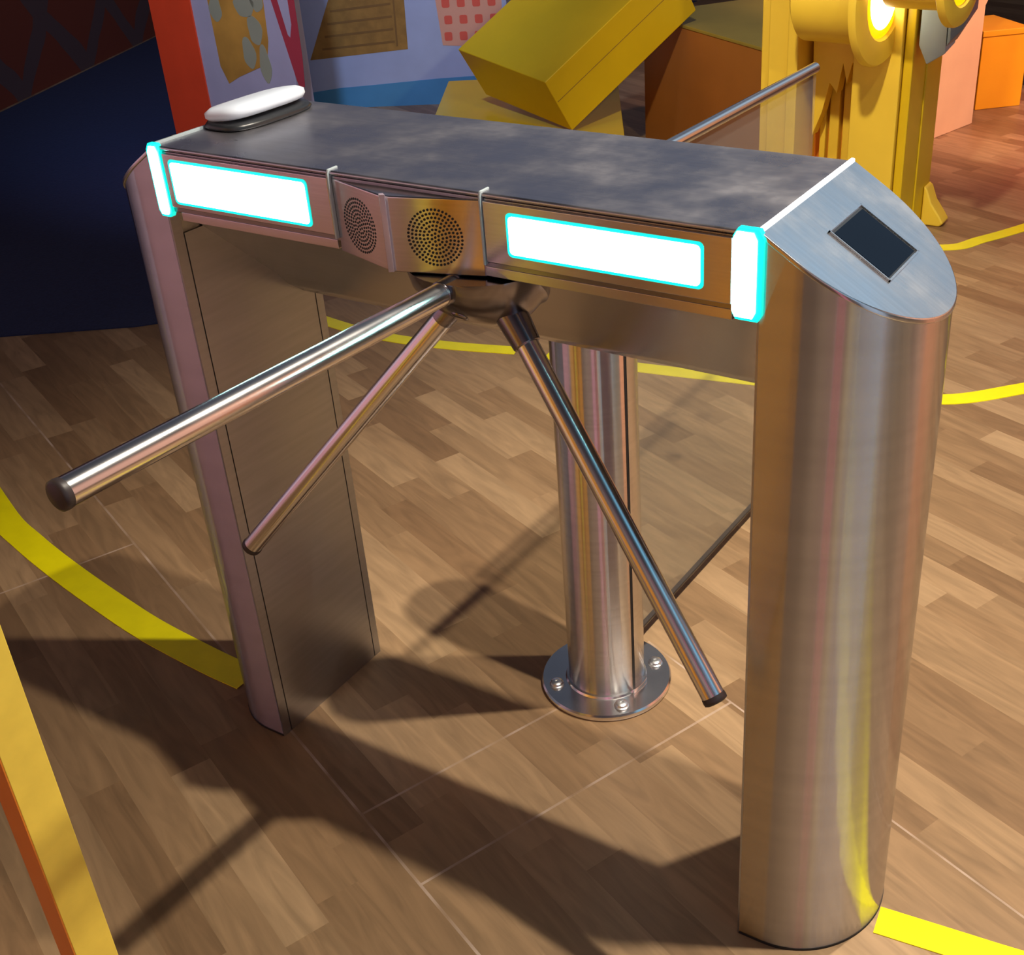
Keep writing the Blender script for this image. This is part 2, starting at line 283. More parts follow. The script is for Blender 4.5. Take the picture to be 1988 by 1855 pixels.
def prism(bm, pts, a, b_, axis='z', ztop=None, mi=0):
    """extrude polygon pts (2-D) between a and b along axis; ztop: function giving upper coordinate"""
    def P(p, w):
        if axis == 'z': return (p[0], p[1], w)
        if axis == 'x': return (w, p[0], p[1])
        return (p[0], w, p[1])
    lo = [bm.verts.new(P(p, a)) for p in pts]; hi = [bm.verts.new(P(p, ztop(p) if ztop else b_)) for p in pts]
    n = len(pts)
    for f in [lo[::-1], hi] + [[lo[i], lo[(i + 1) % n], hi[(i + 1) % n], hi[i]] for i in range(n)]:
        bm.faces.new(f).material_index = mi
    return bm
def tube(bm, a, b_, r, n=32, r2=None, mi=0, cap=True):
    a = Vector(a); b_ = Vector(b_); d = (b_ - a).normalized(); q = d.to_track_quat('Z', 'Y'); r2 = r if r2 is None else r2
    A = [bm.verts.new(a + q @ Vector((r * math.cos(2 * PI * k / n), r * math.sin(2 * PI * k / n), 0))) for k in range(n)]
    B = [bm.verts.new(b_ + q @ Vector((r2 * math.cos(2 * PI * k / n), r2 * math.sin(2 * PI * k / n), 0))) for k in range(n)]
    for k in range(n):
        f = bm.faces.new([A[k], A[(k + 1) % n], B[(k + 1) % n], B[k]]); f.smooth = True; f.material_index = mi
    if cap:
        bm.faces.new(A[::-1]).material_index = mi; bm.faces.new(B).material_index = mi
    return bm
def lathe(bm, prof, o=(0, 0, 0), axis=(0, 0, 1), n=64, closed=True, smooth=True):
    """prof: list of (radius, height along axis)"""
    o = Vector(o); q = Vector(axis).normalized().to_track_quat('Z', 'Y'); rings = []
    for r, h in prof:
        if r < 1e-6: rings.append([bm.verts.new(o + q @ Vector((0, 0, h)))])
        else: rings.append([bm.verts.new(o + q @ Vector((r * math.cos(2 * PI * k / n), r * math.sin(2 * PI * k / n), h))) for k in range(n)])
    for A, B in zip(rings[:-1], rings[1:]):
        for k in range(n):
            k2 = (k + 1) % n
            if len(A) == 1 and len(B) == 1: continue
            if len(A) == 1: f = bm.faces.new([A[0], B[k2], B[k]])
            elif len(B) == 1: f = bm.faces.new([A[k], A[k2], B[0]])
            else: f = bm.faces.new([A[k], A[k2], B[k2], B[k]])
            f.smooth = smooth
    return bm
def tag(o, label, cat, group=None, kind=None):
    o['label'] = label; o['category'] = cat
    if group: o['group'] = group
    if kind: o['kind'] = kind
    return o
def empty(name, loc, label, cat, rz=0, group=None):
    o = bpy.data.objects.new(name, None); COL.objects.link(o); o.location = loc; o.rotation_euler = (0, 0, rz); o.empty_display_size = 0.05
    return tag(o, label, cat, group)
def autosmooth(o, ang=35):
    for pl in o.data.polygons: pl.use_smooth = True
    es = o.modifiers.new('es', 'EDGE_SPLIT'); es.split_angle = math.radians(ang)
    return o

# ------------------------------------------------------------------ setting
bm = bmesh.new(); box(bm, -8, 5, -4, 9, -0.05, 0)
o = link('floor', bm, 'floor'); o['kind'] = 'structure'
bm = bmesh.new(); prism(bm, [(0, 0), (5.2, 0), (5.2, 0.05), (0, 0.05)], 0, 2.6)
o = link('wall_left', bm, 'mural'); o['kind'] = 'structure'
d = Vector((-5.192 + 4.426, 4.468 - 2.76, 0)).normalized(); st = Vector((-4.426, 2.76, 0)) - d * 2.2
o.location = st; o.rotation_euler = (0, 0, math.atan2(d.y, d.x))
bm = bmesh.new(); box(bm, -8, 5, 8.9, 9, 0, 2.0); o = link('wall_back', bm, 'wall'); o['kind'] = 'structure'

bm = bmesh.new(); prism(bm, [(-1.93, 0.88), (-1.60, 1.115), (-1.56, 1.16), (-1.66, 2.2), (-1.9, 2.55), (-2.3, 2.68), (-3.1, 2.60), (-3.2, 2.75), (-3.10, 2.9), (-3.12, 3.9), (-2.4, 4.3), (-2.4, 6.5), (-5.4, 6.5), (-5.22, 4.6), (-4.455, 2.9), (-3.70, 1.2), (-3.3, 0.3)], 0.0, 0.004)
o = link('carpet', bm, 'carpet'); tag(o, 'dark navy blue carpet on the floor at the left behind the turnstile', 'carpet')

def strip(pts, w, name, label, z=0.0016, group='yellow floor tapes'):
    bm = bmesh.new()
    # smooth the centre line (Catmull-Rom)
    P = [Vector((*q, 0)) for q in pts]; P = [P[0] * 2 - P[1]] + P + [P[-1] * 2 - P[-2]]; C = []
    for i in range(1, len(P) - 2):
        for k in range(8):
            s = k / 8; a, b1, c1, d1 = P[i - 1:i + 3]
            C.append(0.5 * ((2 * b1) + (c1 - a) * s + (2 * a - 5 * b1 + 4 * c1 - d1) * s * s + (3 * b1 - a - 3 * c1 + d1) * s ** 3))
    C.append(P[-2]); Lf = []; Rt = []
    for i, c in enumerate(C):
        dd = (C[min(i + 1, len(C) - 1)] - C[max(i - 1, 0)]).normalized(); nn = Vector((-dd.y, dd.x, 0)) * w / 2
        Lf.append((c + nn)); Rt.append((c - nn))
    for i in range(len(C) - 1):
        q = [Lf[i], Rt[i], Rt[i + 1], Lf[i + 1]]
        vs = [bm.verts.new((a.x, a.y, z)) for a in q] + [bm.verts.new((a.x, a.y, 0)) for a in q]
        bm.faces.new(vs[:4]); bm.faces.new([vs[0], vs[3], vs[7], vs[4]]); bm.faces.new([vs[1], vs[2], vs[6], vs[5]])
    bmesh.ops.remove_doubles(bm, verts=bm.verts[:], dist=1e-5)
    o = link(name, bm, 'tape'); tag(o, label, 'floor tape', group); return o
strip([(-1.70, 0.62), (-1.40, 0.40), (-1.06, 0.244), (-0.90, 0.194), (-0.72, 0.152), (-0.53, 0.116), (-0.42, 0.099), (-0.30, 0.088), (-0.225, 0.083), (-0.155, 0.081)], 0.060, 'floor_tape', 'curved yellow floor tape from the left edge to the foot of the far turnstile leg')
strip([(-1.45, 1.45), (-1.09, 1.385), (-0.88, 1.372), (-0.68, 1.40), (-0.488, 1.452)], 0.048, 'floor_tape', 'yellow floor tape piece seen under the turnstile between its arms')
strip([(-0.40, 1.465), (-0.138, 1.500), (0.16, 1.556), (0.38, 1.60), (0.61, 1.655), (0.77, 1.80), (1.0, 2.05), (1.1, 2.25)], 0.052, 'floor_tape', 'long curved yellow tape behind the glass panel and right of the near leg')
strip([(0.0, 2.63), (0.31, 2.68), (0.40, 2.80), (0.492, 2.965), (0.60, 3.2), (0.66, 3.5)], 0.050, 'floor_tape', 'small curved yellow tape by the foot of the yellow machine')
strip([(0.975, 0.108), (1.07, 0.118), (1.12, 0.123), (1.25, 0.135), (1.45, 0.13)], 0.046, 'floor_tape', 'bright yellow tape starting at the base of the near turnstile leg')

# ------------------------------------------------------------------ turnstile
H, LX, WY = 0.98, 0.82, 0.2527
SL = 0.64; XC = 0.8538; RX = 0.1171; NE = 1.95
T = empty('turnstile', (0, 0, 0), 'brushed steel tripod turnstile with lit strips, standing on the wooden floor in the middle', 'turnstile')
def plan(xc, rx, w=WY, m=40, inset=0.0):
    pts = []
    for k in range(m + 1):
        s = -PI / 2 + PI * k / m; ex = 2 / NE
        pts.append((xc + (rx - inset) * abs(math.cos(s)) ** ex, w / 2 + (w / 2 - inset) * math.copysign(abs(math.sin(s)) ** ex, math.sin(s))))
    return pts
# housing (profile in y,z)
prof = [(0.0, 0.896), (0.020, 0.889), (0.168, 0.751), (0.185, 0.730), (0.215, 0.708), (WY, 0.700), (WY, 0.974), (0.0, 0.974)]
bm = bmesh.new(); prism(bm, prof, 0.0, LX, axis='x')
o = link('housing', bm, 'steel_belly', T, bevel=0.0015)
# top cover
bm = bmesh.new(); box(bm, 0.002, LX - 0.002, -0.002, WY + 0.002, 0.9745, H)
link('top_cover', bm, 'steel_top', T, bevel=0.003, bsegs=3)
# legs
def leg(side):
    sg = 1 if side > 0 else -1
    def X(x): return x if sg > 0 else LX - x
    pl = [(LX + 0.0005, 0.0)] + plan(XC, RX) + [(LX + 0.0005, WY)]
    pl = [p for i, p in enumerate(pl) if i == 0 or (abs(p[0] - pl[i - 1][0]) + abs(p[1] - pl[i - 1][1])) > 1e-5]
    pts = [(X(p[0]), p[1]) for p in pl]
    zt = lambda p: H - 0.006 - SL * ((p[0] - LX) if sg > 0 else (-p[0]))
    bm = bmesh.new(); prism(bm, pts, 0, 0, ztop=zt)
    lc = Vector((X(XC), WY / 2, 0)); bmesh.ops.translate(bm, verts=bm.verts[:], vec=-lc); lg = link('leg', bm, 'steel_leg', T); autosmooth(lg, 30); lg.location = lc
    # thin dark gasket line at floor
    bm = bmesh.new(); prism(bm, [((p[0] - X(XC)) * 1.004 + X(XC), (p[1] - WY / 2) * 1.006 + WY / 2) for p in pts], 0.0, 0.004)
    link('gasket', bm, 'seam', lg).location = -lc
    # inner plate with two seams
    xi = X(LX); s2 = -sg
    def slab(y0, y1, th, name, mat, z0, z1, par):
        bm = bmesh.new(); xa, xb = sorted((xi - 0.001 * s2, xi + th * s2)); box(bm, xa, xb, y0, y1, z0, z1); return link(name, bm, mat, par)
    slab(0.004, WY - 0.004, 0.0008, 'seam', 'seam', 0.006, 0.86, lg).location = -lc
    slab(0.0005, 0.0165, 0.0022, 'edge_plate', 'steel_side', 0.0, 0.89, T)
    slab(0.0185, 0.2355, 0.0022, 'inner_panel', 'steel_side', 0.0, 0.86, T)
    slab(0.2375, WY - 0.0005, 0.0022, 'edge_plate', 'steel_side', 0.0, 0.86, T)
    # sloped end panel
    bm = bmesh.new()
    pe = [(LX, -0.001)] + [(p[0] + 0.0015 * (p[0] > XC), (p[1] - WY / 2) * 1.008 + WY / 2) for p in plan(XC, RX + 0.001)] + [(LX, WY + 0.001)]
    pe = [(X(p[0]), p[1]) for p in pe]
    zz = lambda p: H - SL * ((p[0] - LX) if sg > 0 else (-p[0]))
    lo = [bm.verts.new((p[0], p[1], zz(p) - 0.006)) for p in pe]; hi = [bm.verts.new((p[0], p[1], zz(p))) for p in pe]
    n = len(pe); bm.faces.new(lo[::-1]); bm.faces.new(hi)
    for i in range(n): bm.faces.new([lo[i], lo[(i + 1) % n], hi[(i + 1) % n], hi[i]])
    bmesh.ops.remove_doubles(bm, verts=bm.verts[:], dist=1e-6)
    ep = link('end_panel', bm, 'steel_cap', T, bevel=0.0012)
    # reader window on the slope: frame + recess-look screen
    def sp(x, y, h): return Vector((X(x), y, H - SL * (x - LX))) + Vector((sg * SL, 0, 1)).normalized() * h
    def plate(x0, x1, y0, y1, h0, h1, name, mat, par):
        bm = bmesh.new(); vs = [bm.verts.new(sp(x, y, h)) for h in (h0, h1) for x, y in ((x0, y0), (x1, y0), (x1, y1), (x0, y1))]
        for f in ((3, 2, 1, 0), (4, 5, 6, 7), (0, 1, 5, 4), (1, 2, 6, 5), (2, 3, 7, 6), (3, 0, 4, 7)): bm.faces.new([vs[i] for i in f])
        return link(name, bm, mat, par)
    ws = plate(0.8565, 0.9185, 0.0875, 0.1735, -0.001, 0.0006, 'window_recess', 'black_plastic', T)
    plate(0.859, 0.917, 0.090, 0.171, 0.0, 0.0012, 'window', 'screen', ws)
    for a in ((0.8545, 0.8560, 0.085, 0.176), (0.919, 0.9205, 0.085, 0.176), (0.8545, 0.9205, 0.0850, 0.0866), (0.8545, 0.9205, 0.1744, 0.176)):
        plate(*a, 0.0, 0.0022, 'frame_strip', 'steel_cap', ws)
    return lg
leg(1); leg(-1)
# edge strips at both ends of the top
bm = bmesh.new(); box(bm, LX - 0.004, LX + 0.001, 0.004, WY, 0.976, 0.9832); link('edge_strip', bm, 'glow_edge', T, bevel=0.0012)['label'] = 'bright white strip along the near end of the top'
bm = bmesh.new(); box(bm, -0.001, 0.004, 0.004, WY, 0.976, 0.9832); link('edge_strip', bm, 'acrylic_grey', T, bevel=0.0012)['label'] = 'greyish strip along the far end of the top'

def rrect(x0, x1, z0, z1, r, n=6):
    pts = []
    for cx, cz, a0 in ((x1 - r, z1 - r, 0), (x0 + r, z1 - r, PI / 2), (x0 + r, z0 + r, PI), (x1 - r, z0 + r, 3 * PI / 2)):
        for k in range(n + 1):
            a = a0 + PI / 2 * k / n; pts.append((cx + r * math.cos(a), cz + r * math.sin(a)))
    return pts
# front light panels
def light_panel(x0, x1, lx0, lx1, z0, z1):
    bm = bmesh.new(); box(bm, x0, x1, -0.0035, 0.001, 0.903, 0.972)
    pn = link('light_panel', bm, 'steel_front', T, bevel=0.0015, bsegs=2)
    bm = bmesh.new(); prism(bm, rrect(lx0, lx1, z0, z1, 0.006), -0.0042, -0.002, axis='y')
    g = link('light_halo', bm, 'led_halo', pn)
    bm = bmesh.new(); prism(bm, rrect(lx0 + 0.0035, lx1 - 0.0035, z0 + 0.0035, z1 - 0.0035, 0.005), -0.0052, -0.003, axis='y')
    link('light_strip', bm, 'led_white', pn)
    bm = bmesh.new(); box(bm, x0 + (0.012 if x0 < 0.1 else -0.004), x1, -0.001, 0.012, 0.886, 0.8975); link('lower_lip', bm, 'steel_front', T, bevel=0.0008)
light_panel(0.016, 0.2865, 0.026, 0.254, 0.909, 0.966)
light_panel(0.5015, 0.792, 0.531, 0.762, 0.914, 0.963)
# lit corner caps
def corner(x0, x1, side):
    pts = [(x0 + 0.004, 0.890), (x1 - 0.004, 0.890), (x1, 0.897), (x1, 0.975), (x1 - 0.005, 0.983), (x0 + 0.005, 0.983), (x0, 0.975), (x0, 0.897)]
    bm = bmesh.new(); prism(bm, pts, -0.0045, 0.0035, axis='y'); c = link('corner_light', bm, 'led_halo', T)
    k = 0.0026
    cx = (x0 + x1) / 2 - side * 0.003; cz = 0.937
    pts2 = [(cx + (p[0] - (x0 + x1) / 2) * (1 - k * 2.6 / (x1 - x0) * 1.0), cz + (p[1] - cz) * 0.93) for p in pts]
    bm = bmesh.new(); prism(bm, pts2, -0.0062, -0.004, axis='y'); link('corner_lens', bm, 'led_white', c)
corner(0.793, 0.8245, 1); corner(-0.008, 0.015, 0)
# divider plates
for x in (0.2885, 0.4995):
    bm = bmesh.new(); prism(bm, [(-0.0050, 0.900), (0.012, 0.900), (0.014, 0.9818), (-0.002, 0.9818), (-0.0050, 0.977)], x - 0.0013, x + 0.0013, axis='x'); link('divider_plate', bm, 'acrylic_grey', T, bevel=0.0005)
# speaker wedge
A = Vector((0.290, -0.0005)); B = Vector((0.388, -0.031)); C = Vector((0.498, -0.0005))
bm = bmesh.new(); prism(bm, [tuple(A), tuple(B), tuple(C), (0.498, 0.01), (0.290, 0.01)], 0.884, 0.9715)
spk = link('speaker_housing', bm, 'steel_front', T, bevel=0.002)
def on_face(P0, P1, s, z, h):
    dd = (P1 - P0).normalized(); nn = Vector((dd.y, -dd.x)); q = P0 + dd * s + nn * h; return Vector((q.x, q.y, z)), Vector((dd.x, dd.y, 0)), Vector((nn.x, nn.y, 0))
def grille(P0, P1, s, z, r, rings):
    c, ax, nn = on_face(P0, P1, s, z, 0.0)
    bm = bmesh.new()
    def disc(cx, cz, rr, h, mi, n=10):
        vs = [bm.verts.new(c + ax * (cx + rr * math.cos(2 * PI * k / n)) + Vector((0, 0, 1)) * (cz + rr * math.sin(2 * PI * k / n)) + nn * h) for k in range(n)]
        bm.faces.new(vs).material_index = mi
    for k in range(rings + 1):
        rr = r * k / rings; cnt = max(1, int(round(2 * PI * rr / (r / rings * 0.98))))
        for q in range(cnt):
            a = 2 * PI * q / cnt + k * 0.45; disc(rr * math.cos(a), rr * math.sin(a), 0.00145, 0.00035, 0)
    o = link('speaker_grille', bm, 'hole', spk)
    return o
grille(A, B, 0.050, 0.926, 0.031, 7)
grille(B, C, 0.058, 0.927, 0.0315, 7)
# ridge trim
bm = bmesh.new(); prism(bm, [(0.3835, -0.0302), (0.3875, -0.0345), (0.3935, -0.0312), (0.388, -0.027)], 0.8845, 0.9735); link('ridge_trim', bm, 'acrylic_pink', spk, bevel=0.0006)

# hub and arms
hub_o = Vector((0.456, 0.0385, 0.8745)); ax = Vector((0, -0.679, -0.734)).normalized()
bm = bmesh.new(); lathe(bm, [(0.0, -0.004), (0.088, -0.004), (0.088, 0.006), (0.083, 0.011), (0.077, 0.026), (0.062, 0.043), (0.040, 0.054), (0.018, 0.059), (0.0, 0.060)], hub_o, ax)
bmesh.ops.bisect_plane(bm, geom=bm.verts[:] + bm.edges[:] + bm.faces[:], plane_co=(0, 0, 0.8825), plane_no=(0, 0, 1), clear_outer=True)
bmesh.ops.holes_fill(bm, edges=[e for e in bm.edges if e.is_boundary])
hub = link('hub', bm, 'dark_steel', T); autosmooth(hub, 40)
ends = [(Vector((0.458, -0.032, 0.870)), Vector((0.441, -0.529, 0.877))), (Vector((0.528, 0.022, 0.803)), Vector((0.815, -0.078, 0.468))), (Vector((0.412, 0.025, 0.812)), Vector((0.098, -0.062, 0.445)))]
for i, (a, e_) in enumerate(ends):
    dd = (e_ - a).normalized()
    s0 = a - dd * 0.036
    bm = bmesh.new(); tube(bm, s0, a + dd * 0.004, 0.0195 if i == 1 else 0.016, r2=0.0165 if i == 1 else 0.0145)
    link('arm_socket', bm, 'dark_steel', hub, bevel=0.0015)
    bm = bmesh.new(); tube(bm, a, e_, 0.0135, n=48)
    arm = link('arm', bm, 'chrome', T); autosmooth(arm, 40)
    bm = bmesh.new(); lathe(bm, [(0.0138, -0.004), (0.0142, 0.0), (0.0138, 0.0035), (0.011, 0.005), (0.0, 0.0055)], e_, dd, n=40)
    link('end_cap', bm, 'cap_plastic', arm)
# small recess in the hub
bm = bmesh.new(); lathe(bm, [(0.0, -0.002), (0.011, -0.002), (0.011, 0.004), (0.008, 0.006), (0.0, 0.006)], hub_o + ax * 0.056 + Vector((0.0, 0, 0)), ax, n=24)
link('hub_screw', bm, 'dark_steel', hub)

# card reader resting on the far end of the top
T2 = empty('card_reader', (0.032, 0.158, H), 'white oval card reader with black base, on the far left end of the turnstile top', 'card reader')
bm = bmesh.new()
def slab_pts(a, b_, n=3.2, m=56): return [(a * math.copysign(abs(math.cos(2 * PI * k / m)) ** (2 / n), math.cos(2 * PI * k / m)), b_ * math.copysign(abs(math.sin(2 * PI * k / m)) ** (2 / n), math.sin(2 * PI * k / m))) for k in range(m)]
rot = Matrix.Rotation(math.radians(-9), 4, 'Y')
def loft(levels, mat, name, par, tilt):
    bm = bmesh.new(); rings = []
    for a, b_, z in levels: rings.append([bm.verts.new((rot @ Vector((x, y, z))) if tilt else Vector((x, y, z))) for x, y in slab_pts(a, b_)])
    for P, Q in zip(rings[:-1], rings[1:]):
        for k in range(len(P)): f = bm.faces.new([P[k], P[(k + 1) % len(P)], Q[(k + 1) % len(P)], Q[k]]); f.smooth = True
    bm.faces.new(rings[0][::-1]); bm.faces.new(rings[-1])
    return link(name, bm, mat, par, smooth=True)
loft([(0.040, 0.078, 0.0002), (0.042, 0.080, 0.003), (0.038, 0.076, 0.008), (0.030, 0.064, 0.010)], 'black_plastic', 'base', T2, False)
loft([(0.030, 0.064, 0.009), (0.037, 0.070, 0.011), (0.041, 0.074, 0.016), (0.040, 0.074, 0.022), (0.033, 0.066, 0.0265), (0.016, 0.042, 0.0285)], 'white_plastic', 'cover', T2, True)

# ------------------------------------------------------------------ fence post with glass
PX, PY, PR = 0.402, 0.376, 0.064
T3 = empty('fence_post', (PX, PY, 0), 'round polished steel fence post on a bolted flange, behind the turnstile', 'post')
bm = bmesh.new(); lathe(bm, [(0.0, 0.010), (PR, 0.010), (PR, 0.846), (PR - 0.004, 0.852), (0.0, 0.853)], n=72); autosmooth(link('tube', bm, 'post', T3), 40)
bm = bmesh.new(); lathe(bm, [(0.0, 0.0), (0.110, 0.0), (0.1115, 0.003), (0.1115, 0.009), (0.109, 0.0118), (PR + 0.006, 0.0125), (PR + 0.004, 0.016), (PR, 0.017), (0.0, 0.017)], n=96); autosmooth(link('base_flange', bm, 'chrome', T3), 30)
bm = bmesh.new()   # cover strip on the glass side, and its dark groove
def arc(bm, r0, r1, a0, a1, z0, z1, n=16):
    pts = [(r1 * math.cos(a0 + (a1 - a0) * k / n), r1 * math.sin(a0 + (a1 - a0) * k / n)) for k in range(n + 1)] + [(r0 * math.cos(a1 + (a0 - a1) * k / n), r0 * math.sin(a1 + (a0 - a1) * k / n)) for k in range(n + 1)]
    prism(bm, pts, z0, z1)
arc(bm, PR - 0.003, PR + 0.0016, math.radians(-12), math.radians(80), 0.02, 0.846); autosmooth(link('cover_strip', bm, 'post', T3), 30)
bm = bmesh.new(); arc(bm, PR - 0.003, PR + 0.0006, math.radians(-15.5), math.radians(-11.5), 0.019, 0.846, 4); link('groove', bm, 'seam', T3)
bm = bmesh.new(); arc(bm, PR - 0.003, PR + 0.010, math.radians(-22), math.radians(10), 0.0125, 0.022, 8); link('clamp_foot', bm, 'chrome', T3, bevel=0.001)
for bx, by in ((0.338, 0.307), (0.472, 0.447), (0.475, 0.306), (0.335, 0.450)):
    v_ = Vector((bx - PX, by - PY, 0)); v_ = v_.normalized() * 0.0885
    bm = bmesh.new(); lathe(bm, [(0.0, 0.012), (0.0125, 0.012), (0.0125, 0.0135), (0.0105, 0.0145), (0.0100, 0.0185), (0.007, 0.0205), (0.0035, 0.0205), (0.003, 0.0185), (0.0, 0.0185)], (v_.x, v_.y, 0), n=24)
    autosmooth(link('bolt', bm, 'floor_bolt', T3), 35)
G0 = Vector((0.405, PY + PR + 0.012)); G1 = Vector((0.421, 1.177))
gd = (G1 - G0).normalized(); gn_ = Vector((-gd.y, gd.x))
T4 = empty('glass_panel', (G0.x, G0.y, 0), 'clear glass fence panel with a steel top rail, running back from the round post', 'glass panel')
def gbox(s0, s1, w, z0, z1, name, mat, par, bev=0.0):
    bm = bmesh.new(); q = [gd * s0 - gn_ * w / 2, gd * s1 - gn_ * w / 2, gd * s1 + gn_ * w / 2, gd * s0 + gn_ * w / 2]
    prism(bm, [(a.x, a.y) for a in q], z0, z1); return link(name, bm, mat, par, bevel=bev)
ln = (G1 - G0).length
gbox(0, ln, 0.008, 0.034, 0.852, 'pane', 'glass', T4)
gbox(0, ln, 0.0086, 0.030, 0.0345, 'bottom_edge', 'glass_edge', T4)
bm = bmesh.new(); tube(bm, (gd.x * -0.008, gd.y * -0.008, 0.862), (gd.x * (ln + 0.002), gd.y * (ln + 0.002), 0.862), 0.0098); autosmooth(link('top_rail', bm, 'chrome', T4), 40)
bm = bmesh.new(); cc = gd * (ln - 0.10); box(bm, cc.x - 0.012, cc.x + 0.012, cc.y - 0.012, cc.y + 0.012, 0.700, 0.724); link('glass_clip', bm, 'chrome', T4, bevel=0.003)

# ------------------------------------------------------------------ yellow square post, lower left foreground
b2 = Vector((0.218, -0.544)); dd = Vector((math.cos(math.radians(82)), math.sin(math.radians(82)))); nn = Vector((-dd.y, dd.x))
bm = bmesh.new(); w_ = 0.045
T5 = empty('yellow_post', (b2.x, b2.y, 0), 'yellow painted square post with an orange side, at the lower left corner', 'post', rz=math.atan2(dd.y, dd.x))
box(bm, 0, w_, 0.0, 0.047, 0, 1.25); pf = link('shaft', bm, 'yellow_post', T5, bevel=0.001)
bm = bmesh.new(); box(bm, -0.0015, 0.0, 0.0005, 0.0465, 0.0, 1.25); link('side_board', bm, 'orange_paint', T5)['label'] = 'orange side of the post'

# ------------------------------------------------------------------ background props
# low platform
e1 = Vector((-0.512, 0.859)); e2 = Vector((0.859, 0.512))
o0 = e1 * 2.70 + e2 * (-0.058)
T6 = empty('low_platform', (o0.x, o0.y, 0), 'low mustard board platform under the tilted yellow block', 'platform', rz=math.atan2(e1.y, e1.x))
bm = bmesh.new(); box(bm, 0, 1.2, -0.724, 0.0, 0, 0.188); link('body', bm, 'brown_board', T6, bevel=0.003)
bm = bmesh.new(); box(bm, -0.002, 1.202, -0.726, 0.002, 0.188, 0.2); link('lid', bm, 'mustard', T6, bevel=0.002)
# tilted block (orthogonal edges from corner Q)
Q = Vector((-1.14, 2.679, 0.399)); P_ = Vector((-1.678, 2.909, 0.434)); R2 = Vector((-1.105, 2.792, 0.205)); E_ = Vector((-0.894, 3.202, 0.741))
va, vb, vl = P_ - Q, R2 - Q, E_ - Q
T7 = empty('tilted_block', (R2.x, R2.y, 0.2), 'large mustard yellow block tilted on one corner on the low platform', 'block')
bm = bmesh.new(); vs = [bm.verts.new(Q + va * i + vb * j_ + vl * k - Vector((R2.x, R2.y, 0.2))) for k in (0, 1) for i, j_ in ((0, 0), (1, 0), (1, 1), (0, 1))]
for f in ((0, 1, 2, 3), (4, 5, 6, 7), (0, 1, 5, 4), (1, 2, 6, 5), (2, 3, 7, 6), (3, 0, 4, 7)): bm.faces.new([vs[i] for i in f])
link('shell', bm, 'mustard', T7, bevel=0.004)
# seam along the bright face (groove)
bm = bmesh.new(); na = va.normalized() * -1
p0 = Q + vb * 0.42 - Vector((R2.x, R2.y, 0.2)); th = vb.normalized() * 0.0012
vs = []
for h in (0.0, 0.0006):
    for k, s_ in ((0.01, -1), (0.99, -1), (0.99, 1), (0.01, 1)): vs.append(bm.verts.new(p0 + vl * k + th * s_ + na * h))
for f in ((3, 2, 1, 0), (4, 5, 6, 7), (0, 1, 5, 4), (1, 2, 6, 5), (2, 3, 7, 6), (3, 0, 4, 7)): bm.faces.new([vs[i] for i in f])
link('seam', bm, 'frame_dark', T7)
# brown crate behind
dd = Vector((0.84, -0.543)).normalized(); c0 = Vector((-0.852, 3.25)) - dd * 0.36
T8 = empty('brown_crate', (c0.x, c0.y, 0), 'dark orange brown crate with an olive top, behind and right of the tilted block', 'crate', rz=math.atan2(dd.y, dd.x))
bm = bmesh.new(); box(bm, 0, 0.86, 0, 0.7, 0, 0.488); link('body', bm, 'brown_board', T8, bevel=0.003)
bm = bmesh.new(); box(bm, -0.003, 0.863, -0.003, 0.703, 0.488, 0.5); link('lid', bm, 'olive', T8, bevel=0.002)

# floral panel
def panel(name, A2, B2, thick, h, label, cat, mat):
    dd = Vector(B2) - Vector(A2); t_ = empty(name, (A2[0], A2[1], 0), label, cat, rz=math.atan2(dd.y, dd.x))
    bm = bmesh.new(); box(bm, 0, dd.length, 0, thick, 0, h); link('board', bm, mat, t_, bevel=0.002); return t_
def motif(parent, pts, mat, name='motif', h=0.001, lab=None):
    bm = bmesh.new(); prism(bm, pts, -h, 0.0005, axis='y'); o = link(name, bm, mat, parent)
    if lab: o['label'] = lab
    return o
def blob(cx, cz, rx, rz, n=18, ph=0): return [(cx + rx * math.cos(2 * PI * k / n) * (1 + 0.14 * math.sin(3 * 2 * PI * k / n + ph)), cz + rz * math.sin(2 * PI * k / n) * (1 + 0.12 * math.cos(2 * 2 * PI * k / n + ph))) for k in range(n)]
FP = panel('floral_panel', (-3.07, 2.68), (-2.38, 2.736), 0.10, 1.15, 'tall printed panel, lavender with amber motifs and a red left side, behind the card reader', 'panel', 'lavender')
FPb = [c for c in FP.children if c.name.startswith('board')][0] if FP.children else None
bm = bmesh.new(); box(bm, -0.012, 0.215, -0.006, 0.104, 0, 1.152); link('side_post', bm, 'red', FP, bevel=0.002)['label'] = 'red side strip of the panel'
motif(FP, [(0.305, 0.62), (0.31, 0.34), (0.34, 0.27), (0.40, 0.30), (0.56, 0.36), (0.585, 0.45), (0.60, 0.75), (0.57, 1.0), (0.33, 0.95)], 'amber', 'amber_motif')
for k, q in enumerate([(0.49, 0.58, 0.05, 0.045), (0.525, 0.49, 0.035, 0.06), (0.475, 0.40, 0.033, 0.06), (0.55, 0.36, 0.028, 0.07), (0.34, 0.57, 0.032, 0.05), (0.56, 0.62, 0.035, 0.06), (0.42, 0.75, 0.06, 0.07)]):
    motif(FP, blob(*q, ph=k), 'olive_print', 'leaf_motif', 0.0016)
motif(FP, [(0.625, 0.64), (0.700, 0.30), (0.712, 0.27), (0.735, 0.28), (0.745, 0.40), (0.75, 1.0), (0.60, 1.0)], 'plum', 'wedge_motif')
motif(FP, [(0.655, 0.66), (0.69, 0.48), (0.70, 0.47), (0.715, 0.52), (0.715, 0.9), (0.65, 0.9)], 'lavender', 'inner_motif', 0.0016)
